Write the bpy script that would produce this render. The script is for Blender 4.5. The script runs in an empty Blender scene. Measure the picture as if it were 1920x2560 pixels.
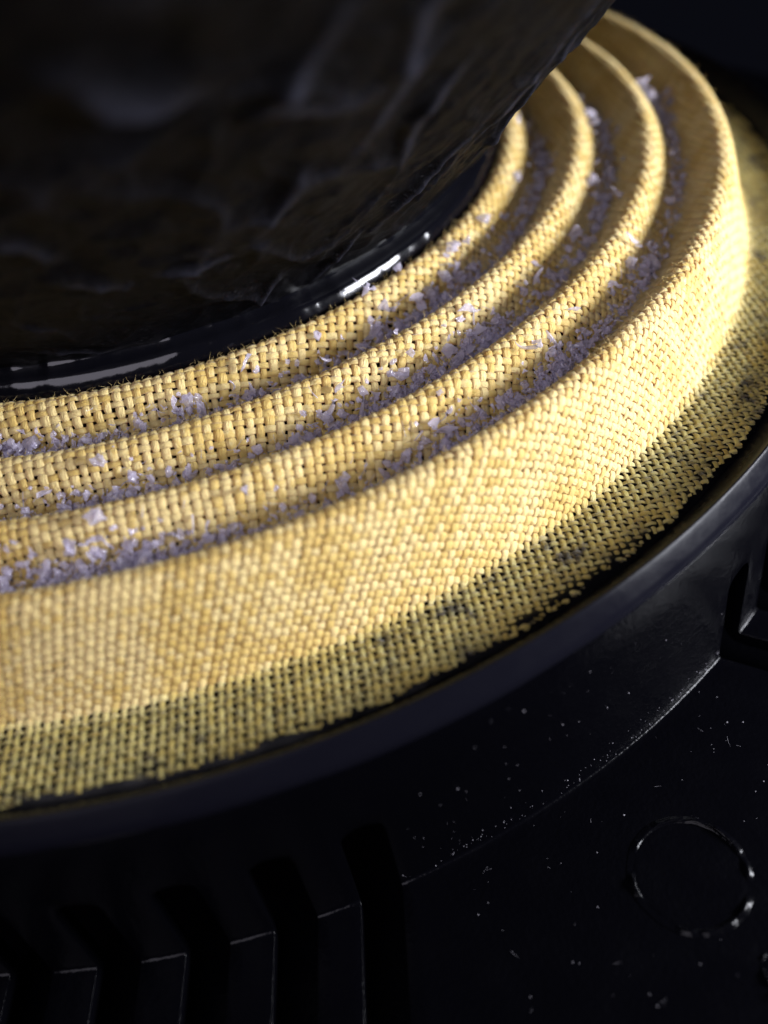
import bpy, bmesh, math, random
import numpy as np
from mathutils import Vector, Matrix, noise

random.seed(7)
rng = np.random.default_rng(7)
scene = bpy.context.scene
COL = scene.collection
PI = math.pi

# ------------------------------------------------------------------ camera
# one unit is the radius of the outermost corrugation of the spider (about 6 cm)
cam_data = bpy.data.cameras.new("camera")
cam = bpy.data.objects.new("camera", cam_data)
COL.objects.link(cam)
cam_data.sensor_fit = 'AUTO'
cam_data.sensor_width = 36.0
cam_data.lens = 2307.8 / 2560.0 * 36.0
R = ((0.93736696, 0.31661238, -0.14525762),
     (-0.32470438, 0.64316945, -0.69346963),
     (-0.1261358, 0.6972013, 0.70569122))
cam.matrix_world = Matrix.Translation((0, -1.67349829, 0.66366381)) @ Matrix(R).to_4x4()
cam_data.clip_start = 0.01
cam_data.clip_end = 200
cam_data.dof.use_dof = True
cam_data.dof.focus_distance = 1.13
cam_data.dof.aperture_fstop = 0.98
scene.camera = cam

# ------------------------------------------------------------------ world, lamp, exposure
world = bpy.data.worlds.new("World")
scene.world = world
world.use_nodes = True
wbg = world.node_tree.nodes['Background']
wbg.inputs['Color'].default_value = (0.55, 0.6, 1.0, 1)
wbg.inputs['Strength'].default_value = 0.005

def lamp(name, loc, target, sx, sy, power, color):
    d = bpy.data.lights.new(name, 'AREA')
    d.shape = 'RECTANGLE'; d.size = sx; d.size_y = sy
    d.energy = power
    d.color = color
    o = bpy.data.objects.new(name, d)
    COL.objects.link(o)
    o.location = loc
    o.rotation_euler = (Vector(target) - Vector(loc)).to_track_quat('-Z', 'Y').to_euler()
    return o
# the cool work lamp, a wide bar low on the right
lamp("work_lamp", (2.10, -1.78, 0.43), (0.82, -0.66, -0.05), 1.1, 0.44, 190.0, (0.90, 0.92, 1.0))
# unseen fill lamp added to lift the groove shadows as soft room light would
fd = bpy.data.lights.new("room_fill", 'AREA'); fd.shape = 'DISK'; fd.size = 3.0; fd.energy = 98.0; fd.color = (0.90, 0.85, 1.0)
fo = bpy.data.objects.new("room_fill", fd); COL.objects.link(fo); fo.location = (-1.3, -2.9, 1.9)
fo.rotation_euler = (Vector((0.3, -0.8, 0)) - Vector(fo.location)).to_track_quat('-Z', 'Y').to_euler()

scene.view_settings.view_transform = 'Standard'
scene.view_settings.look = 'None'
scene.view_settings.exposure = 0.0
scene.view_settings.gamma = 1.0
scene.render.engine = 'CYCLES'
scene.cycles.use_denoising = True
scene.cycles.max_bounces = 8
scene.cycles.transparent_max_bounces = 12

# ------------------------------------------------------------------ material helpers
def new_mat(name):
    m = bpy.data.materials.new(name)
    m.use_nodes = True
    nt = m.node_tree
    nt.nodes.clear()
    out = nt.nodes.new('ShaderNodeOutputMaterial')
    return m, nt, out
def node(nt, kind, **kw):
    n = nt.nodes.new(kind)
    for k, v in kw.items():
        if k in n.inputs:
            n.inputs[k].default_value = v
        else:
            setattr(n, k, v)
    return n
def ramp(nt, fac, stops):
    r = nt.nodes.new('ShaderNodeValToRGB')
    el = r.color_ramp.elements
    while len(el) < len(stops):
        el.new(0.5)
    for e, (p, c) in zip(el, stops):
        e.position = p
        e.color = (*c, 1) if len(c) == 3 else c
    nt.links.new(fac, r.inputs[0])
    return r
def tex_noise(nt, vec, scale, detail=3, rough=0.55):
    n = nt.nodes.new('ShaderNodeTexNoise')
    n.inputs['Scale'].default_value = scale
    n.inputs['Detail'].default_value = detail
    n.inputs['Roughness'].default_value = rough
    nt.links.new(vec, n.inputs['Vector'])
    return n

def mat_yarn(shaded_glued=False):
    m, nt, out = new_mat("shaded_glued_yarn" if shaded_glued else "yellow_cotton_yarn")
    tc = node(nt, 'ShaderNodeTexCoord')
    tone = node(nt, 'ShaderNodeAttribute', attribute_name='yarn_tone')
    lay = node(nt, 'ShaderNodeAttribute', attribute_name='yarn_lay')
    n1 = tex_noise(nt, tc.outputs['Object'], 9, 4)
    n2 = tex_noise(nt, tc.outputs['Object'], 75, 3)
    add = node(nt, 'ShaderNodeMath', operation='MULTIPLY_ADD')
    nt.links.new(tone.outputs['Fac'], add.inputs[0]); add.inputs[1].default_value = 0.34
    nt.links.new(n1.outputs['Fac'], add.inputs[2])
    add2 = node(nt, 'ShaderNodeMath', operation='MULTIPLY_ADD')
    nt.links.new(n2.outputs['Fac'], add2.inputs[0]); add2.inputs[1].default_value = 0.62
    nt.links.new(add.outputs[0], add2.inputs[2])
    cr = ramp(nt, add2.outputs[0], [(0.45, (0.40, 0.25, 0.055)), (0.72, (0.53, 0.395, 0.105)), (0.95, (0.60, 0.47, 0.155)), (1.2, (0.66, 0.55, 0.23))])
    base = cr.outputs[0]
    if shaded_glued:                                   # olive darkening paints the rim's shadow on the flange; black glue blots on top
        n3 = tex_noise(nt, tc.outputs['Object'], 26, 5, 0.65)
        shade_blot = ramp(nt, n3.outputs['Fac'], [(0.40, (0.53, 0.53, 0.37)), (0.57, (0.36, 0.37, 0.26)), (0.66, (0.04, 0.04, 0.04))])
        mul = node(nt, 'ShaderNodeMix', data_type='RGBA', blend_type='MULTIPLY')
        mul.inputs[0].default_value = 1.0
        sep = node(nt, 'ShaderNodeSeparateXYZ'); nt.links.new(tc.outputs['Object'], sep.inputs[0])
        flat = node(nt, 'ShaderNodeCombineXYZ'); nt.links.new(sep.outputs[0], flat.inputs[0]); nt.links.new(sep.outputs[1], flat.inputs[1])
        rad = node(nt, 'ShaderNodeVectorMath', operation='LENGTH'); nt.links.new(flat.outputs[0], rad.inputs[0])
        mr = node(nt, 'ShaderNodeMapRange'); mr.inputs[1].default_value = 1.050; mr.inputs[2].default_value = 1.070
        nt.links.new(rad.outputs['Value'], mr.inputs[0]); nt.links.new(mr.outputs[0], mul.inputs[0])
        nt.links.new(base, mul.inputs[6]); nt.links.new(shade_blot.outputs[0], mul.inputs[7])
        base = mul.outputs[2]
    # fibre twist along the yarn
    wav = node(nt, 'ShaderNodeTexNoise', Scale=1.0, Detail=2.0)
    nt.links.new(lay.outputs['Vector'], wav.inputs['Vector'])
    fine = tex_noise(nt, tc.outputs['Object'], 420, 2)
    mixh = node(nt, 'ShaderNodeMath', operation='MULTIPLY_ADD')
    nt.links.new(fine.outputs['Fac'], mixh.inputs[0]); mixh.inputs[1].default_value = 0.5
    nt.links.new(wav.outputs['Fac'], mixh.inputs[2])
    bump = node(nt, 'ShaderNodeBump', Strength=0.8, Distance=0.0024)
    nt.links.new(mixh.outputs[0], bump.inputs['Height'])
    pb = node(nt, 'ShaderNodeBsdfPrincipled')
    pb.inputs['Roughness'].default_value = 0.55
    pb.inputs['Specular IOR Level'].default_value = 0.32
    pb.inputs['Sheen Weight'].default_value = 0.22
    pb.inputs['Sheen Roughness'].default_value = 0.4
    nt.links.new(base, pb.inputs['Base Color'])
    nt.links.new(bump.outputs[0], pb.inputs['Normal'])
    tl = node(nt, 'ShaderNodeBsdfTranslucent')
    tl.inputs['Color'].default_value = (0.95, 0.30, 0.055, 1)
    mx = node(nt, 'ShaderNodeMixShader', Fac=0.05 if shaded_glued else 0.30)
    nt.links.new(pb.outputs[0], mx.inputs[1]); nt.links.new(tl.outputs[0], mx.inputs[2])
    nt.links.new(mx.outputs[0], out.inputs['Surface'])
    return m

def mat_fuzz():
    m, nt, out = new_mat("pale_lint")
    d = node(nt, 'ShaderNodeBsdfDiffuse', Color=(0.72, 0.56, 0.25, 1))
    t = node(nt, 'ShaderNodeBsdfTranslucent', Color=(0.75, 0.6, 0.3, 1))
    mx = node(nt, 'ShaderNodeMixShader', Fac=0.4)
    nt.links.new(d.outputs[0], mx.inputs[1]); nt.links.new(t.outputs[0], mx.inputs[2])
    nt.links.new(mx.outputs[0], out.inputs['Surface'])
    return m

def mat_paint(name, base, rough, bump_s, peel=140.0, spec=0.085):
    m, nt, out = new_mat(name)
    tc = node(nt, 'ShaderNodeTexCoord')
    n1 = tex_noise(nt, tc.outputs['Object'], peel, 3)
    n2 = tex_noise(nt, tc.outputs['Object'], 22, 4)
    rr = ramp(nt, n2.outputs['Fac'], [(0.3, (rough * 0.75,) * 3), (0.75, (rough * 1.35,) * 3)])
    bump = node(nt, 'ShaderNodeBump', Strength=bump_s, Distance=0.002)
    nt.links.new(n1.outputs['Fac'], bump.inputs['Height'])
    pb = node(nt, 'ShaderNodeBsdfPrincipled')
    pb.inputs['Base Color'].default_value = (*base, 1)
    nt.links.new(rr.outputs[0], pb.inputs['Roughness'])
    pb.inputs['Specular IOR Level'].default_value = spec
    nt.links.new(bump.outputs[0], pb.inputs['Normal'])
    nt.links.new(pb.outputs[0], out.inputs['Surface'])
    return m

def mat_cone():
    m, nt, out = new_mat("black_paper_pulp")
    tc = node(nt, 'ShaderNodeTexCoord')
    mp = node(nt, 'ShaderNodeMapping')
    mp.inputs['Rotation'].default_value = (0.3, 0.5, 0.9)
    mp.inputs['Scale'].default_value = (1, 3.2, 1.6)
    nt.links.new(tc.outputs['Object'], mp.inputs['Vector'])
    fib = tex_noise(nt, mp.outputs[0], 120, 5, 0.7)
    big = tex_noise(nt, tc.outputs['Object'], 14, 4, 0.6)
    cr = ramp(nt, fib.outputs['Fac'], [(0.35, (0.0009, 0.0009, 0.0012)), (0.60, (0.0020, 0.0019, 0.0025)), (0.74, (0.020, 0.019, 0.020))])
    bump = node(nt, 'ShaderNodeBump', Strength=0.75, Distance=0.003)
    add = node(nt, 'ShaderNodeMath', operation='MULTIPLY_ADD')
    nt.links.new(big.outputs['Fac'], add.inputs[0]); add.inputs[1].default_value = 1.2
    nt.links.new(fib.outputs['Fac'], add.inputs[2])
    nt.links.new(add.outputs[0], bump.inputs['Height'])
    pb = node(nt, 'ShaderNodeBsdfPrincipled')
    pb.inputs['Roughness'].default_value = 0.42
    pb.inputs['Specular IOR Level'].default_value = 0.035
    sc = node(nt, 'ShaderNodeAttribute', attribute_name='crease_highlight')
    scn = node(nt, 'ShaderNodeMath', operation='MULTIPLY')
    nt.links.new(sc.outputs['Fac'], scn.inputs[0]); nt.links.new(fib.outputs['Fac'], scn.inputs[1])
    smx = node(nt, 'ShaderNodeMix', data_type='RGBA')
    nt.links.new(scn.outputs[0], smx.inputs[0]); nt.links.new(cr.outputs[0], smx.inputs[6])
    smx.inputs[7].default_value = (0.022, 0.022, 0.031, 1)      # highlight painted into the paper colour along the creases
    nt.links.new(smx.outputs[2], pb.inputs['Base Color'])
    nt.links.new(bump.outputs[0], pb.inputs['Normal'])
    nt.links.new(pb.outputs[0], out.inputs['Surface'])
    return m

def mat_flake():
    m, nt, out = new_mat("clear_brittle_plastic")
    tc = node(nt, 'ShaderNodeTexCoord')
    n1 = tex_noise(nt, tc.outputs['Object'], 260, 3)
    bump = node(nt, 'ShaderNodeBump', Strength=0.5, Distance=0.002)
    nt.links.new(n1.outputs['Fac'], bump.inputs['Height'])
    d = node(nt, 'ShaderNodeBsdfPrincipled')
    d.inputs['Base Color'].default_value = (0.66, 0.62, 0.74, 1)
    d.inputs['Roughness'].default_value = 0.09
    d.inputs['Specular IOR Level'].default_value = 1.0
    nt.links.new(bump.outputs[0], d.inputs['Normal'])
    t = node(nt, 'ShaderNodeBsdfTranslucent', Color=(0.76, 0.72, 0.80, 1))
    mx = node(nt, 'ShaderNodeMixShader', Fac=0.42)
    nt.links.new(d.outputs[0], mx.inputs[1]); nt.links.new(t.outputs[0], mx.inputs[2])
    tr = node(nt, 'ShaderNodeBsdfTransparent', Color=(0.93, 0.93, 0.96, 1))
    mx2 = node(nt, 'ShaderNodeMixShader', Fac=0.50)
    nt.links.new(mx.outputs[0], mx2.inputs[1]); nt.links.new(tr.outputs[0], mx2.inputs[2])
    nt.links.new(mx2.outputs[0], out.inputs['Surface'])
    return m

def mat_dust():
    m, nt, out = new_mat("pale_dust")
    d = node(nt, 'ShaderNodeBsdfDiffuse', Color=(0.16, 0.155, 0.17, 1))
    nt.links.new(d.outputs[0], out.inputs['Surface'])
    return m

M_YARN = mat_yarn(); M_SHADED_GLUED = mat_yarn(True); M_FUZZ = mat_fuzz()
M_RIM = mat_paint("black_semi_gloss_paint", (0.0030, 0.0030, 0.0050), 0.26, 0.10, spec=0.03)
M_PAINT = mat_paint("black_gloss_paint", (0.0007, 0.0007, 0.0012), 0.21, 0.42)
M_GLUE = mat_paint("black_glue", (0.002, 0.002, 0.003), 0.10, 0.10, 60, spec=0.30)
M_SEAT = mat_paint('dull_black_glue', (0.002, 0.002, 0.0025), 0.42, 0.25, 60, spec=0.12)
M_CONE = mat_cone(); M_FLAKE = mat_flake(); M_DUST = mat_dust()

# ------------------------------------------------------------------ object helpers
def link(name, me, mat, parent=None, smooth=True):
    me.materials.clear(); me.materials.append(mat)
    if smooth:
        me.polygons.foreach_set('use_smooth', np.ones(len(me.polygons), dtype=bool))
    o = bpy.data.objects.new(name, me)
    COL.objects.link(o)
    if parent is not None:
        o.parent = parent
    return o
def grid_mesh(name, P, closed_u=False, closed_v=False, flip=False):
    """P: (nu, nv, 3) array of points."""
    nu, nv = P.shape[:2]
    idx = np.arange(nu * nv).reshape(nu, nv)
    a = idx if closed_u else idx[:-1]
    b = np.roll(idx, -1, 0) if closed_u else idx[1:]
    if closed_v:
        a2, b2 = np.roll(a, -1, 1), np.roll(b, -1, 1)
    else:
        a, a2 = a[:, :-1], a[:, 1:]
        b, b2 = b[:, :-1], b[:, 1:]
    F = np.stack([a, b, b2, a2], -1).reshape(-1, 4)
    if flip:
        F = F[:, ::-1]
    return quads(name, P.reshape(-1, 3), F)
def quads(name, V, F):
    me = bpy.data.meshes.new(name)
    me.vertices.add(len(V)); me.vertices.foreach_set('co', np.ascontiguousarray(V, dtype=np.float32).ravel())
    me.loops.add(F.size); me.loops.foreach_set('vertex_index', np.ascontiguousarray(F, dtype=np.int32).ravel())
    me.polygons.add(len(F)); me.polygons.foreach_set('loop_start', np.arange(0, F.size, F.shape[1], dtype=np.int32))
    me.update(calc_edges=True)
    return me
def revolve(name, prof, n=360, a0=0.0, a1=2 * PI, wob=None):
    prof = np.array(prof, float)
    full = abs(a1 - a0 - 2 * PI) < 1e-6
    th = np.linspace(a0, a1, n, endpoint=not full)
    r = prof[None, :, 0] + 0 * th[:, None]
    z = prof[None, :, 1] + 0 * th[:, None]
    if wob is not None:
        dr, dz = wob(th)
        r = r + dr; z = z + dz
    P = np.stack([r * np.cos(th)[:, None], r * np.sin(th)[:, None], z], -1)
    return grid_mesh(name, P, closed_u=full, flip=False)
def smooth_poly(pts, k=3):
    pts = np.array(pts, float)
    for _ in range(k):
        q = 0.75 * pts[:-1] + 0.25 * pts[1:]
        s = 0.25 * pts[:-1] + 0.75 * pts[1:]
        mid = np.empty((2 * len(q), 2)); mid[0::2] = q; mid[1::2] = s
        pts = np.vstack([pts[:1], mid, pts[-1:]])
    return pts
class Soup:
    """collects small triangulated/quad shapes into one mesh"""
    def __init__(self): self.v = []; self.f = []; self.n = 0
    def add(self, V, F):
        self.v.append(np.asarray(V, float)); self.f += [[i + self.n for i in f] for f in F]; self.n += len(V)
    def mesh(self, name):
        me = bpy.data.meshes.new(name)
        me.from_pydata(np.vstack(self.v).tolist(), [], self.f); me.update(); return me

# ------------------------------------------------------------------ loudspeaker root
speaker = bpy.data.objects.new("loudspeaker", None)
COL.objects.link(speaker)
speaker.location = (0, 0, 0)
speaker['label'] = "opened loudspeaker with black paper cone, yellow corrugated cloth spider and black metal basket"
speaker['category'] = "loudspeaker"

# ------------------------------------------------------------------ basket: wall and floor with vent slots
FLOOR_Z = -0.40
def slot_list():
    L = []
    for g in (-88.2, -27.2, 32.8, 92.8, 152.8, 212.8):           # last slot of every group ends here
        for k in range(8):
            e = g - 4.86 * k
            L.append((e - 2.4, e))
    return L
def build_basket():
    fillet = [(1.2125 + 0.005 * (1 - math.cos(a)), FLOOR_Z + 0.005 * (1 - math.sin(a))) for a in np.linspace(0, PI / 2, 5)]
    wall_full = [(1.2030, -0.132), (1.2045, -0.19), (1.206, -0.235)]
    wall_slot = [(1.2070, -0.27), (1.2085, -0.30), (1.2105, -0.35)]
    floor_slot = [(1.225, FLOOR_Z), (1.27, FLOOR_Z), (1.33, FLOOR_Z), (1.40, FLOOR_Z), (1.46, FLOOR_Z), (1.52, FLOOR_Z)]
    floor_end = [(1.60, FLOOR_Z), (1.70, FLOOR_Z), (1.76, FLOOR_Z), (1.775, FLOOR_Z - 0.01), (1.78, FLOOR_Z - 0.06)]
    prof = np.array(wall_full + wall_slot + fillet + floor_slot + floor_end)
    k0 = len(wall_full)                                          # slot starts after this row
    k1 = k0 + len(wall_slot) + len(fillet) + len(floor_slot) - 1  # slot ends at this row
    mids = [g - 18.2 for g in (-88.2, -27.2, 32.8, 92.8, 152.8, 212.8)]
    half = 18.2
    def slot_dir(thd):
        # the slots of a group run parallel to its middle radius across the floor
        d = min(((m - thd + 180) % 360 - 180 for m in mids), key=abs)
        if abs(d) <= half: return thd + d
        # solid panels between the groups: turn smoothly from one direction to the next
        k = max(0.0, 1 - (abs(d) - half) / 12.0)
        return thd + math.copysign(half * k, d)
    edges = []
    for a, b in slot_list():
        edges.append((a, b))
    edges.sort(key=lambda e: e[0] % 360)
    V = []; F = []; cols = []
    def col(thd, kind, x=0.0):
        th = math.radians(thd)
        c = []
        for i, (r, z) in enumerate(prof):
            if kind == 'slot' and k0 < i < k1:
                c.append(None); continue
            rr, zz = r, z
            if kind == 'slot' and i == k0:
                zz = z + 0.022 * math.sqrt(max(0, 1 - x * x)); rr = r - 0.0008
            if kind == 'slot' and i == k0 - 1:
                zz = z + 0.014 * math.sqrt(max(0, 1 - x * x)); 
            if kind == 'slot' and i == k1:
                rr = r + 0.025 * math.sqrt(max(0, 1 - x * x))
            r0 = min(rr, 1.216); ex = rr - r0; td = math.radians(slot_dir(thd))
            c.append(len(V)); V.append((r0 * math.cos(th) + ex * math.cos(td), r0 * math.sin(th) + ex * math.sin(td), zz))
        return c
    for j, (a, b) in enumerate(edges):
        cols.append((col(a, 'full'), True))
        for x in (-0.92, -0.7, -0.35, 0, 0.35, 0.7, 0.92):
            cols.append((col((a + b) / 2 + x * (b - a) / 2, 'slot', x), True))
        cols.append((col(b, 'full'), False))
        nxt = edges[(j + 1) % len(edges)][0]
        gap = (nxt - b) % 360
        m = max(2, int(gap / 0.8))
        for q in range(1, m):
            cols.append((col(b + gap * q / m, 'full'), False))
    n = len(cols)
    for i in range(n):
        A, sl = cols[i]; B, _ = cols[(i + 1) % n]
        for r in range(len(prof) - 1):
            if sl and k0 <= r < k1:
                continue
            if None in (A[r], A[r + 1], B[r], B[r + 1]): continue
            F.append((A[r], A[r + 1], B[r + 1], B[r]))
    me = bpy.data.meshes.new("basket"); me.from_pydata(V, [], F); me.update()
    o = link("basket", me, M_PAINT, speaker)
    so = o.modifiers.new("thickness", 'SOLIDIFY'); so.thickness = 0.022; so.offset = -1
    bv = o.modifiers.new("edges", 'BEVEL'); bv.width = 0.0032; bv.segments = 2; bv.limit_method = 'ANGLE'; bv.angle_limit = math.radians(55)
    o['label'] = "black painted metal basket with a row of vent slots and a round rivet mark"
    return o
basket = build_basket()

rim_prof = smooth_poly([(1.05, -0.156), (1.128, -0.155), (1.142, -0.150), (1.152, -0.141), (1.166, -0.121), (1.176, -0.107),
                        (1.1835, -0.1000), (1.1850, -0.0990), (1.1868, -0.1000), (1.192, -0.1070), (1.1985, -0.1165), (1.2000, -0.1188),
                        (1.2017, -0.1222), (1.2027, -0.1245), (1.2031, -0.127), (1.2031, -0.1335)], 2)
def rim_wob(th):
    w = np.array([noise.noise((math.cos(t) * 9, math.sin(t) * 9, 3.1)) for t in th])[:, None]
    return 0.0012 * w, 0.0010 * w
rim = link("seat_rim", revolve("seat_rim", rim_prof, 540, wob=rim_wob), M_RIM, basket)

plate = link("magnet_plate", revolve("magnet_plate", [(0.2, -0.47), (1.20, -0.47), (1.66, -0.475), (1.67, -0.48), (1.67, -0.56), (0.2, -0.56)], 180), M_PAINT, speaker)

def boss_mesh(cx, cy, k, seed):
    rows = [(0.0, 0.0004), (0.03, 0.0004), (0.054, 0.0004), (0.0585, 0.0003), (0.0598, 0.0002), (0.0604, 0.0002), (0.0612, 0.0040), (0.0630, 0.0054), (0.0655, 0.0034), (0.0692, 0.0002)]
    n = 96
    P = np.zeros((n, len(rows), 3))
    for i in range(n):
        t = 2 * PI * i / n
        w = noise.noise((math.cos(t) * 2.6, math.sin(t) * 2.6, seed)); w2 = noise.noise((math.cos(t) * 7, math.sin(t) * 7, 5 + seed))
        for j, (r, z) in enumerate(rows):
            s = min(1, j / 5)
            rr = k * (r + s * (0.0018 * w + 0.0010 * w2))
            zz = z if j <= 5 else z * max(0.0, 0.35 + 1.9 * w + 0.5 * w2)
            P[i, j] = (cx + rr * math.cos(t), cy + rr * math.sin(t), FLOOR_Z + 0.0006 + zz)
    return grid_mesh("rivet_mark", P, closed_u=True)
boss = link("rivet_mark", boss_mesh(0.345, -1.326, 1.0, 0.4), M_PAINT, basket)
boss['label'] = "round rivet mark pressed into the black basket floor"

small = link("rivet_mark", boss_mesh(0.384, -1.452, 0.42, 2.2), M_PAINT, basket)
small['label'] = "smaller rivet mark at the lower right edge of the basket floor"

# black glue layer under the cloth flange
def glue_layer():
    th = np.linspace(0, 2 * PI, 720, endpoint=False); rr = np.linspace(1.035, 1.150, 24)
    P = np.zeros((len(th), len(rr), 3))
    for i, t in enumerate(th):
        for j, r in enumerate(rr):
            x, y = r * math.cos(t), r * math.sin(t)
            h = noise.noise((x * 11, y * 11, 1.7)) * 0.0022 + noise.noise((x * 60, y * 60, 4.0)) * 0.0016
            edge = max(0, (r - 1.120) / 0.02)
            h += 0.0046 * min(1.0, edge) * (0.75 + 1.1 * noise.noise((x * 9, y * 9, 9)) + 0.3 * noise.noise((x * 40, y * 40, 2)))
            if r > 1.138: h -= 0.010 * (r - 1.138) / 0.012
            P[i, j] = (x, y, -0.1408 + h)
    return grid_mesh("adhesive", P, closed_u=True)
adh = link("adhesive", glue_layer(), M_SEAT, basket)

# ------------------------------------------------------------------ spider: woven, corrugated cloth
D4 = 0.10807; AMP = 0.057
rr = np.linspace(0.575, 1.0, 600)
zz = -AMP * (1 - ((1 + np.cos(2 * PI * (1 - rr) / D4)) / 2) ** 0.92)
wall = smooth_poly([(1.0, 0.0), (1.0075, -0.0010), (1.0150, -0.0085), (1.0215, -0.027), (1.0455, -0.119), (1.0510, -0.1325), (1.062, -0.1385), (1.150, -0.1385)], 3)
poly = np.vstack([np.stack([rr, zz], 1), wall[1:]])
dl = np.hypot(*(np.diff(poly, axis=0).T)); L = np.concatenate([[0], np.cumsum(dl)])
Lu = np.linspace(0, L[-1], 3000)
pr = np.interp(Lu, L, poly[:, 0]); pz = np.interp(Lu, L, poly[:, 1])
ker = np.ones(15) / 15
def sm(a): return np.convolve(np.pad(a, 7, mode='edge'), ker, 'valid')
pz = sm(pz)
tr_, tz_ = np.gradient(pr), np.gradient(pz)
ln = np.hypot(tr_, tz_); NR, NZ = -tz_ / ln, tr_ / ln
drr = np.gradient(pr); dll = np.gradient(Lu)
ds = np.where(pr < 1.0, 0.30 * drr + 0.70 * dll, 1.0 * dll)
ps = np.cumsum(ds); ps = ps - np.interp(1.0, pr, ps) + 1.0
PU, PV, PITCH = 0.0112, 0.0093, 0.0103; PHI = math.radians(-9.0)
S_MIN, S_MAX = ps[0], np.interp(1.145, pr, ps)
R_EDGES = [0.0, 0.7298, 0.8379, 0.9460, 1.0085, 1.0545, 9.0]     # valleys between the ridges, then wall, flange
S_W0, S_W1 = np.interp(1.006, pr, ps), np.interp(1.058, pr, ps)
A0, A1 = math.radians(-150), math.radians(75)

def surf(u, v):
    """fabric coordinates -> point, normal"""
    s = np.hypot(u, v); th = np.arctan2(v, u) + PHI - 0.05 * np.clip((s - S_W0) / (S_W1 - S_W0), 0, 1)
    r = np.interp(s, ps, pr); z = np.interp(s, ps, pz); nr = np.interp(s, ps, NR); nz = np.interp(s, ps, NZ)
    c, sn = np.cos(th), np.sin(th)
    return np.stack([r * c, r * sn, z], -1), np.stack([nr * c, nr * sn, nz], -1), r, th

def yarns(family, sub, sides, sector):
    """all yarns of one direction as tubes; returns verts, quads, zone per quad, tone, lay"""
    pa, pb = (PU, PV) if family == 0 else (PV, PU)     # spacing of these yarns, spacing of the yarns they cross
    n = int(S_MAX / pa) + 2
    step = pb / sub
    nj = int(2 * S_MAX / step) + 4
    V = []; Q = []; Zn = []; T = []; Ly = []; base = 0
    ang = np.arange(sides) * 2 * PI / sides
    for i in range(-n, n):
        lr = np.random.default_rng(1000 * (family + 1) + i + 500)
        u0 = (i + 0.5 + lr.normal(0, 0.055)) * pa
        vv = (np.arange(nj) - nj / 2) * step
        ph = lr.uniform(0, 6.28, 4)
        lat = pa * (0.05 * np.sin(vv * 31 + ph[0]) + 0.045 * np.sin(vv * 87 + ph[1]))
        wid = 1 + 0.10 * np.sin(vv * 47 + ph[2]) + 0.08 * np.sin(vv * 131 + ph[3]) + lr.normal(0, 0.06)
        uu = u0 + lat
        k = vv / pb - 0.5
        wave = np.cos(PI * k + PI * i)
        wave = np.sign(wave) * np.abs(wave) ** 0.8
        if family == 0: U, W_ = uu, vv; sg = 1.0
        else: U, W_ = vv, uu; sg = -1.0
        P, N, r, th = surf(U, W_)
        s = np.hypot(U, W_)
        thn = (th + PI) % (2 * PI) - PI
        inside = (thn > A0) & (thn < A1)
        edge_r = 1.144 + 0.002 * np.sin(thn * 37 + 1) + 0.002 * np.sin(thn * 91)
        ok = (s > S_MIN + 0.004) & (r < edge_r) & (inside if sector else ~inside)
        if ok.sum() < 3: continue
        P = P + N * (sg * wave * 0.155 * PITCH)[:, None]
        t = np.gradient(P, axis=0); t /= np.linalg.norm(t, axis=1)[:, None] + 1e-12
        B = np.cross(t, N); B /= np.linalg.norm(B, axis=1)[:, None] + 1e-12
        N2 = np.cross(B, t)
        thin = 1 - 0.03 * np.clip((r - 1.002) / 0.01, 0, 1) - 0.38 * np.clip((r - 1.048) / 0.012, 0, 1)
        hw = 0.462 * pa * wid * thin * (1 + 0.07 * sg * wave); hh = 0.168 * PITCH * wid * thin
        X = P[:, None] + B[:, None] * (hw[:, None] * np.cos(ang))[..., None] + N2[:, None] * (hh[:, None] * np.sin(ang))[..., None]
        idx = -np.ones(nj, int); sel = np.where(ok)[0]; idx[sel] = np.arange(len(sel))
        V.append(X[sel].reshape(-1, 3))
        T.append(np.repeat(np.clip(lr.uniform(0, 1) + 0.25 * np.sin(vv[sel] * 23 + ph[1]), 0, 1), sides))
        la = np.zeros((len(sel), sides, 3))
        la[..., 0] = (vv[sel] / pb * 2.2)[:, None] + ang[None] * 1.4
        la[..., 1] = 2.6 * np.cos(ang + 0)[None] ; la[..., 2] = 2.6 * np.sin(ang)[None] + i * 3.7
        Ly.append(la.reshape(-1, 3))
        pair = np.where(ok[:-1] & ok[1:])[0]
        a = base + idx[pair][:, None] * sides + np.arange(sides)[None]
        b = base + idx[pair + 1][:, None] * sides + np.arange(sides)[None]
        Q.append(np.stack([a, b, np.roll(b, -1, 1), np.roll(a, -1, 1)], -1).reshape(-1, 4))
        Zn.append(np.repeat(np.digitize(0.5 * (r[pair] + r[pair + 1]), R_EDGES) - 1, sides))
        base += len(sel) * sides
    return np.vstack(V), np.vstack(Q), np.concatenate(Zn), np.concatenate(T), np.vstack(Ly)

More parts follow.
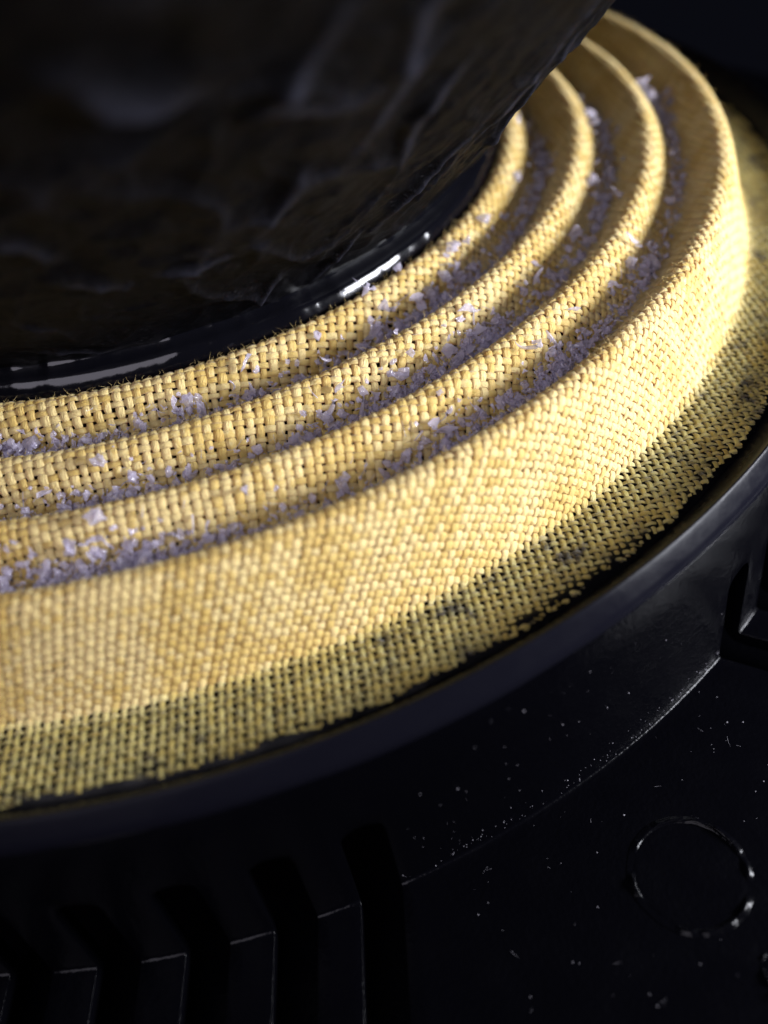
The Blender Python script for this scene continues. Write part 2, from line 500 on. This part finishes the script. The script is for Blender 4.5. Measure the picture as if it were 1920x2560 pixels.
def cloth():
    Vs, Qs, Zs, Ts, Ls = [], [], [], [], []; off = 0
    for fam in (0, 1):
        for sub, sides, sec in ((4, 7, True), (2, 4, False)):
            V, Q, Z, T, Ly = yarns(fam, sub, sides, sec)
            Vs.append(V); Qs.append(Q + off); Zs.append(Z); Ts.append(T); Ls.append(Ly); off += len(V)
    return np.vstack(Vs), np.vstack(Qs), np.concatenate(Zs), np.concatenate(Ts), np.vstack(Ls)
CV, CQ, CZ, CT, CL = cloth()
def zone_object(name, zone, parent):
    Q = CQ[CZ == zone]
    used, inv = np.unique(Q, return_inverse=True)
    me = quads(name, CV[used], inv.reshape(-1, 4))
    a = me.attributes.new('yarn_tone', 'FLOAT', 'POINT'); a.data.foreach_set('value', CT[used].astype(np.float32))
    b = me.attributes.new('yarn_lay', 'FLOAT_VECTOR', 'POINT'); b.data.foreach_set('vector', CL[used].astype(np.float32).ravel())
    return link(name, me, M_SHADED_GLUED if zone == 5 else M_YARN, parent)
spider = zone_object("spider", 4, speaker)          # the tall outer wall carries the ridges and the flange
spider['label'] = "yellow woven cloth spider pressed into round ridges"
for zi, lab in ((0, "innermost yellow cloth ridge beside the black glue"), (1, "second yellow cloth ridge from the cone"),
                (2, "third yellow cloth ridge from the cone"), (3, "outermost yellow cloth ridge on top of the tall wall")):
    zone_object("ridge", zi, spider)['label'] = lab
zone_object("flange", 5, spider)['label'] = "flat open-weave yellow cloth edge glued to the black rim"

# lint: loose cotton fibres standing off the cloth
def surf_rt(r, th):
    """point and normal on the cloth at radius r, angle th"""
    i = np.interp(r, pr, np.arange(len(pr)))
    z = np.interp(r, pr, pz); nr = np.interp(i, np.arange(len(pr)), NR); nz = np.interp(i, np.arange(len(pr)), NZ)
    return Vector((r * math.cos(th), r * math.sin(th), z)), Vector((nr * math.cos(th), nr * math.sin(th), nz))
def fibre(soup, p, d, length, rad, curl):
    d = d.normalized(); pts = [p.copy()]; n = 5
    ax = Vector((random.gauss(0, 1), random.gauss(0, 1), random.gauss(0, 1))).normalized()
    for k in range(n):
        d = (Matrix.Rotation(curl * random.uniform(0.5, 1.3), 3, ax) @ d).normalized()
        pts.append(pts[-1] + d * (length / n))
    V = []; F = []
    for k, q in enumerate(pts):
        t = (pts[min(k + 1, n)] - pts[max(k - 1, 0)]).normalized()
        s = t.orthogonal().normalized(); b = t.cross(s)
        rk = rad * (1 - 0.7 * k / n)
        for a in (0, 2.094, 4.189):
            V.append(q + s * (rk * math.cos(a)) + b * (rk * math.sin(a)))
    for k in range(n):
        for a in range(3):
            F.append((3 * k + a, 3 * k + (a + 1) % 3, 3 * k + 3 + (a + 1) % 3, 3 * k + 3 + a))
    soup.add([tuple(v) for v in V], F)
lint = Soup()
for k in range(4200):
    th = math.radians(random.uniform(-118, 10))
    if random.random() < 0.6:
        r = random.choice((0.676, 0.784, 0.892, 1.0, 1.003)) + random.gauss(0, 0.007)
    else:
        r = random.uniform(0.66, 1.12)
    p, n = surf_rt(r, th)
    d = n * random.uniform(0.1, 0.8) + Vector((random.gauss(0, 1), random.gauss(0, 1), random.gauss(0, 0.6))) * 0.7
    fibre(lint, p + n * 0.004, d, random.uniform(0.004, 0.012), random.uniform(0.00012, 0.00024), random.uniform(-0.6, 0.6))
lo = link("lint", lint.mesh("lint"), M_FUZZ, spider); lo['kind'] = "stuff"

# ------------------------------------------------------------------ cone with glue bead
CK = 0.90
def cone_pt(thd, z):
    t = math.radians(thd); r = 0.607 + CK * z
    return Vector((r * math.cos(t), r * math.sin(t), z))
# creases in the soft paper: (height, width, [(angle, z), ...])
CREASES = [
    (0.030, 0.022, [(-91, 0.47), (-90, 0.44), (-88, 0.43), (-86, 0.425)]),
    (0.012, 0.016, [(-80, 0.47), (-81.5, 0.42), (-83, 0.39), (-80, 0.37), (-78, 0.365)]),
    (0.014, 0.012, [(-97, 0.23), (-95, 0.21), (-93, 0.19)]),
    (0.014, 0.010, [(-90.5, 0.20), (-87, 0.19), (-84, 0.185)]),
    (0.012, 0.012, [(-80, 0.30), (-81, 0.26), (-82.5, 0.22)]),
    (0.012, 0.008, [(-105, 0.075), (-102, 0.055), (-99, 0.035), (-97, 0.03)]),
    (0.012, 0.009, [(-79, 0.10), (-80.5, 0.065), (-83, 0.035)]),
    (0.012, 0.008, [(-70, 0.11), (-72, 0.07), (-73.5, 0.04)]),
    (0.014, 0.012, [(-62, 0.22), (-65, 0.16), (-68, 0.11)]),
    (0.006, 0.012, [(-57, 0.36), (-58, 0.25), (-60, 0.15)]),
    (0.012, 0.010, [(-52.5, 0.30), (-53, 0.20), (-54, 0.10)]),
    (0.014, 0.012, [(-99, 0.33), (-97, 0.30), (-96, 0.26)]),
    (0.014, 0.014, [(-70, 0.36), (-72, 0.30), (-71, 0.24)]),
    (0.007, 0.016, [(-73, 0.50), (-76, 0.44), (-75, 0.36), (-76, 0.30)]),
]
def build_cone():
    ths = np.concatenate([np.linspace(-135, -20, 420), np.linspace(-19, 224, 160)])
    zs = np.concatenate([np.linspace(0.008, 0.22, 90), np.linspace(0.224, 0.62, 110), np.linspace(0.65, 0.98, 14)])
    TH, ZZ = np.meshgrid(np.radians(ths), zs, indexing='ij')
    RR = 0.607 + CK * ZZ
    # flared start
    P = np.stack([RR * np.cos(TH), RR * np.sin(TH), ZZ], -1)
    nrm = np.stack([np.cos(TH), np.sin(TH), -CK + 0 * TH], -1) / math.sqrt(1 + CK * CK)
    h = np.zeros_like(ZZ); crease_highlight = np.zeros_like(ZZ)
    for amp, w, line in CREASES:
        pts = [cone_pt(*q) for q in line]
        best = np.full(ZZ.shape, 9.0); tt = np.zeros_like(ZZ); side = np.zeros_like(ZZ)
        for k in range(len(pts) - 1):
            a = np.array(pts[k]); b = np.array(pts[k + 1]); ab = b - a
            t = np.clip(((P - a) @ ab) / (ab @ ab), 0, 1)
            q = P - (a + t[..., None] * ab)
            d = np.linalg.norm(q, axis=-1)
            upd = d < best
            best = np.where(upd, d, best); tt = np.where(upd, (k + t) / (len(pts) - 1), tt)
            side = np.where(upd, np.sign(np.cross(ab, nrm.reshape(-1, 3)).reshape(nrm.shape)[..., :] * q).sum(-1), side)
        fade = np.sin(np.clip(tt, 0.06, 0.94) * PI) ** 0.6
        w = w * 0.72
        ww = np.where(side > 0, w * 0.7, w * 2.0)
        crease_highlight = np.maximum(crease_highlight, fade * np.exp(-(best / (ww * 0.45)) ** 2))
        h += amp * fade * np.exp(-(best / ww) ** 2) - 0.35 * amp * fade * np.exp(-((best - 2.2 * w) / (1.5 * w)) ** 2)
    flat = P.reshape(-1, 3); hn = np.zeros(len(flat)); sn = np.zeros(len(flat))
    for i, p in enumerate(flat):
        v = Vector(p)
        rg = (1 - abs(noise.noise(v * 6.5 + Vector((9, 2, 4))))) ** 9 * 0.006 + (1 - abs(noise.noise(v * 14 + Vector((1, 7, 3))))) ** 8 * 0.003
        sn[i] = max(0, rg - 0.0035) / 0.004
        hn[i] = rg + 0.0022 * noise.noise(v * 5.5) + 0.004 * noise.noise(v * 13 + Vector((3, 1, 8))) + 0.0028 * noise.noise(v * 34) + 0.0012 * noise.noise(v * 90)
    fade0 = np.clip((ZZ - 0.01) / 0.05, 0.25, 1)
    P = P + nrm * ((h * 0.5 + hn.reshape(ZZ.shape)) * fade0)[..., None]
    me = grid_mesh("cone", P, closed_u=True, flip=False)
    at = me.attributes.new('crease_highlight', 'FLOAT', 'POINT')
    at.data.foreach_set('value', np.clip(crease_highlight.ravel() * 1.1 + 0.30 * sn, 0, 1.3).astype(np.float32))
    o = link("cone", me, M_CONE, speaker)
    so = o.modifiers.new("thickness", 'SOLIDIFY'); so.thickness = 0.014; so.offset = -1
    o['label'] = "wrinkled black paper cone leaning over the yellow cloth"
    return o
cone = build_cone()

def build_bead():
    prof = np.array([(0.672, -0.052), (0.666, -0.034), (0.661, -0.018), (0.6565, -0.004), (0.653, 0.006), (0.6495, 0.0125), (0.645, 0.0165),
                     (0.639, 0.0195), (0.634, 0.023), (0.630, 0.028), (0.622, 0.031), (0.60, 0.025)])
    prof = smooth_poly(prof, 2)
    n = 900
    P = np.zeros((n, len(prof), 3))
    for i in range(n):
        t = 2 * PI * i / n
        c, s = math.cos(t), math.sin(t)
        lob = noise.noise((c * 6, s * 6, 2.0)); lob2 = noise.noise((c * 19, s * 19, 7.0)); l3 = noise.noise((c * 60, s * 60, 1.0))
        for j, (r, z) in enumerate(prof):
            f = j / (len(prof) - 1)
            k = 0.0030 * lob + 0.0015 * lob2 + 0.00028 * l3
            up = 0.012 * max(0, lob2) * f ** 4
            P[i, j] = ((r + k * (1 - 0.3 * f) + up * 0.9) * c, (r + k * (1 - 0.3 * f) + up * 0.9) * s, z + k * 0.6 + up)
    return grid_mesh("glue_bead", P, closed_u=True)
bead = link("glue_bead", build_bead(), M_GLUE, cone)
bead['label'] = "shiny black glue bead joining the cone to the cloth"

# ------------------------------------------------------------------ clear plastic shavings in the grooves
def shard_mesh(seed):
    q = random.Random(seed)
    n = q.randint(6, 10); m = 3
    out = []
    for i in range(n):
        a = 2 * PI * i / n
        r = q.uniform(0.35, 1.0) * (1.0 if i % 2 else 0.75)
        out.append((r * math.cos(a) * q.uniform(0.5, 0.75), r * math.sin(a)))
    bend = q.uniform(-1.2, 1.2); tw = q.uniform(-0.9, 0.9)
    V = []; F = []
    def shape(x, y, s):
        z = bend * y * y * 0.5 + tw * x * y + 0.16 * noise.noise((x * 2.5 + seed, y * 2.5, 0.3 * seed)) * 2
        return (x, y, z + s * 0.05)
    for s in (1, -1):
        b = len(V)
        V.append(shape(0, 0, s * 1.6))
        for ring in (0.55, 1.0):
            for x, y in out:
                V.append(shape(x * ring, y * ring, s * (1.2 if ring < 1 else 0.25)))
        for i in range(n):
            j = (i + 1) % n
            tri = (b, b + 1 + i, b + 1 + j)
            qd = (b + 1 + i, b + 1 + n + i, b + 1 + n + j, b + 1 + j)
            if s < 0: tri = tri[::-1]; qd = qd[::-1]
            F.append(tri); F.append(qd)
    h = 1 + 2 * n
    for i in range(n):
        j = (i + 1) % n
        F.append((1 + n + i, h + 1 + n + i, h + 1 + n + j, 1 + n + j))
    me = bpy.data.meshes.new("plastic_shaving"); me.from_pydata(V, [], F); me.update(); me.materials.append(M_FLAKE); return me
def wisp_mesh(seed):
    q = random.Random(seed + 91)
    n = 9; pts = []; d = Vector((0, 1, 0)); p = Vector((0, -1, 0)); ax = Vector((q.gauss(0, 1), q.gauss(0, 1), q.gauss(0, 1))).normalized()
    c = q.uniform(0.05, 0.38)
    for k in range(n):
        pts.append(p.copy()); d = Matrix.Rotation(c * q.uniform(0.6, 1.4), 3, ax) @ d; p = p + d * 0.24
    V = []; F = []
    for k, c0 in enumerate(pts):
        t = (pts[min(k + 1, n - 1)] - pts[max(k - 1, 0)]).normalized(); s = t.orthogonal().normalized(); b = t.cross(s)
        w = 0.17 * (1 - k / (n - 1)) ** 0.7 + 0.012
        for a in range(5):
            V.append(tuple(c0 + s * (w * math.cos(a * 1.2566)) + b * (0.45 * w * math.sin(a * 1.2566))))
    for k in range(n - 1):
        for a in range(5):
            F.append((5 * k + a, 5 * k + (a + 1) % 5, 5 * k + 5 + (a + 1) % 5, 5 * k + 5 + a))
    F.append((4, 3, 2, 1, 0)); F.append(tuple(5 * (n - 1) + a for a in range(5)))
    me = bpy.data.meshes.new("plastic_shaving"); me.from_pydata(V, [], F); me.update(); me.materials.append(M_FLAKE)
    for pl in me.polygons: pl.use_smooth = True
    return me
def lump_mesh(seed):
    bm = bmesh.new(); bmesh.ops.create_icosphere(bm, subdivisions=2, radius=0.6)
    for v in bm.verts:
        k = 1 + 0.75 * noise.noise(v.co * 1.9 + Vector((seed * 3.1, 0, 0))) + 0.5 * noise.noise(v.co * 4.5 + Vector((0, seed * 1.7, 0)))
        v.co = v.co * k; v.co.z *= 0.65
    me = bpy.data.meshes.new("plastic_shaving"); bm.to_mesh(me); bm.free(); me.materials.append(M_FLAKE); return me
SHARDS = [shard_mesh(s) for s in range(14)]
WISPS = [wisp_mesh(s) for s in range(7)]
LUMPS = [lump_mesh(s) for s in range(6)]

GROOVES = [
    (0.7298, "innermost groove", "shavings in the innermost groove"),
    (0.8379, "middle groove", "shavings in the middle groove"),
    (0.9460, "outermost groove", "shavings in the outermost groove"),
]
crumbs = Soup()
SHAV = []
def place(me, p, n, size):
    rot = n.to_track_quat('Z', 'Y').to_matrix() @ Matrix.Rotation(random.uniform(0, 6.28), 3, 'Z') @ Matrix.Rotation(random.gauss(0, 0.8), 3, 'X') @ Matrix.Rotation(random.gauss(0, 0.6), 3, 'Y')
    return Matrix.Translation(p) @ rot.to_4x4() @ Matrix.Diagonal((size * random.uniform(0.7, 1.2), size * random.uniform(0.8, 1.4), size * random.uniform(0.8, 1.2), 1))
for g, (rc, lab, grp) in enumerate(GROOVES):
    a_hi = (-22, -16, -12)[g]
    # shavings sit in uneven drifts along the groove
    centres = [random.uniform(-114, a_hi) for _ in range(19)]
    for k in range(98):
        thd = random.choice(centres) + random.gauss(0, 1.5) if k % 4 else random.uniform(-114, a_hi)
        thd = max(-115, min(a_hi + 2, thd))
        th = math.radians(thd)
        if thd < -52:
            r = rc - 0.004 - abs(random.gauss(0.004, 0.015))
        else:
            r = rc + random.gauss(-0.006, 0.012)
        p, n = surf_rt(r, th)
        x = random.random()
        big = random.random() < 0.45
        if x < 0.5: me = random.choice(SHARDS); size = random.uniform(0.014, 0.023) if big else random.uniform(0.007, 0.012); lift = 0.55; kind = "jagged"
        elif x < 0.72: me = random.choice(WISPS); size = random.uniform(0.014, 0.023) if big else random.uniform(0.008, 0.013); lift = 0.6; kind = "curled"
        else: me = random.choice(LUMPS); size = random.uniform(0.011, 0.017) if big else random.uniform(0.006, 0.010); lift = 0.4; kind = "lumpy"
        o = bpy.data.objects.new("plastic_shaving", me)
        COL.objects.link(o)
        o.matrix_world = place(me, p + Vector((0, 0, 1)) * (0.004 + lift * size + random.uniform(0, 0.012)), n, size)
        pose = "upright" if abs((o.matrix_world.to_3x3() @ Vector((0, 0, 1))).normalized().dot(n)) < 0.75 else "flat-lying"
        where = "at far left of" if thd < -95 else "left of centre in" if thd < -84 else "midway along" if thd < -72 else "right of centre in" if thd < -58 else "on the bend of" if thd < -40 else "at upper right of"
        SHAV.append((("large " if big else "small ") + pose + " " + kind + " clear shaving " + where + " the " + lab, thd, o))
        o['category'] = "plastic shaving"; o['group'] = grp
    for k in range(1600):
        thd = random.choice(centres) + random.gauss(0, 3.5) if k % 3 else random.uniform(-116, a_hi + 4)
        if thd > -60 and random.random() < 0.62: continue
        th = math.radians(thd)
        r = rc + random.gauss(-0.009 if thd < -50 else -0.006, 0.009)
        p, n = surf_rt(r, th)
        me = random.choice(SHARDS if k % 2 else LUMPS)
        size = random.uniform(0.003, 0.0095)
        Mx = place(me, p + n * (0.003 + random.uniform(0, 0.010)), n, size)
        crumbs.add([tuple(Mx @ v.co) for v in me.vertices], [tuple(f.vertices) for f in me.polygons])
by = {}
for t, thd, o in SHAV:
    by.setdefault(t, []).append((thd, o))
NUM = ["", "", "two", "three", "four", "five", "six", "seven", "eight", "nine", "ten"]
ORD = ["leftmost", "second from left", "third from left", "fourth from left", "fifth from left", "sixth from left", "seventh from left", "eighth from left", "ninth from left", "tenth from left"]
for t, L_ in by.items():
    L_.sort(key=lambda e: e[0])
    for i, (_, o) in enumerate(L_):
        o['label'] = t if len(L_) == 1 else (ORD[i] if i < len(L_) - 1 else "rightmost") + " " + t
for k in range(900):                      # drawn-out plastic threads
    rc = random.choice((0.7298, 0.8379, 0.9460)); thd = random.uniform(-114, -10)
    p, n = surf_rt(rc + random.gauss(-0.008, 0.012), math.radians(thd))
    fibre(crumbs, p + n * 0.005, n * 0.8 + Vector((random.gauss(0, 1), random.gauss(0, 1), random.gauss(0, 0.5))), random.uniform(0.008, 0.03), random.uniform(0.0003, 0.0008), random.uniform(-0.7, 0.7))
co = link("plastic_crumbs", crumbs.mesh("plastic_crumbs"), M_FLAKE, None, smooth=False)
co['kind'] = "stuff"; co['label'] = "fine clear plastic crumbs strewn along the grooves of the yellow cloth"; co['category'] = "crumbs"

# ------------------------------------------------------------------ dust on the black basket
dust = Soup()
def speck(p, s):
    V = [(p[0] + s * random.uniform(0.5, 1.3) * x, p[1] + s * random.uniform(0.5, 1.3) * y, p[2] + 0.6 * s * z) for x, y, z in
         ((1, 0, 0), (0, 1, 0), (-1, 0, 0), (0, -1, 0), (0, 0, 1), (0, 0, -1))]
    dust.add(V, [(0, 1, 4), (1, 2, 4), (2, 3, 4), (3, 0, 4), (1, 0, 5), (2, 1, 5), (3, 2, 5), (0, 3, 5)])
for k in range(80):
    th = math.radians(random.uniform(-86, -66)); r = random.uniform(1.222, 1.53)
    if any(math.radians(a) < th < math.radians(b) for a, b in slot_list()): continue
    s = abs(random.gauss(0, 0.00045)) + 0.00025
    speck((r * math.cos(th), r * math.sin(th), FLOOR_Z + 0.4 * s), s)
def wall_r(z): return 1.2036 + (1.2125 - 1.2036) * (-0.15 - z) / 0.25
for k in range(170):
    th = math.radians(random.uniform(-88, -63.8))
    z = FLOOR_Z + 0.004 + abs(random.gauss(0, 0.014)) if k % 3 else random.uniform(-0.39, -0.16)
    s = abs(random.gauss(0, 0.00045)) + 0.0002
    r = wall_r(z) + 0.0003
    speck((r * math.cos(th), r * math.sin(th), z), s)
for k in range(16):                                            # short pale hairs lying on the floor
    th = math.radians(random.uniform(-86, -66)); r = random.uniform(1.23, 1.5)
    fibre(dust, Vector((r * math.cos(th), r * math.sin(th), FLOOR_Z + 0.0008)), Vector((random.gauss(0, 1), random.gauss(0, 1), 0.02)), random.uniform(0.004, 0.015), random.uniform(0.00008, 0.00016), random.uniform(-0.2, 0.2))
do = link("dust", dust.mesh("dust"), M_DUST, None, smooth=False)
do['kind'] = "stuff"; do['label'] = "pale dust specks scattered over the black basket floor"; do['category'] = "dust"
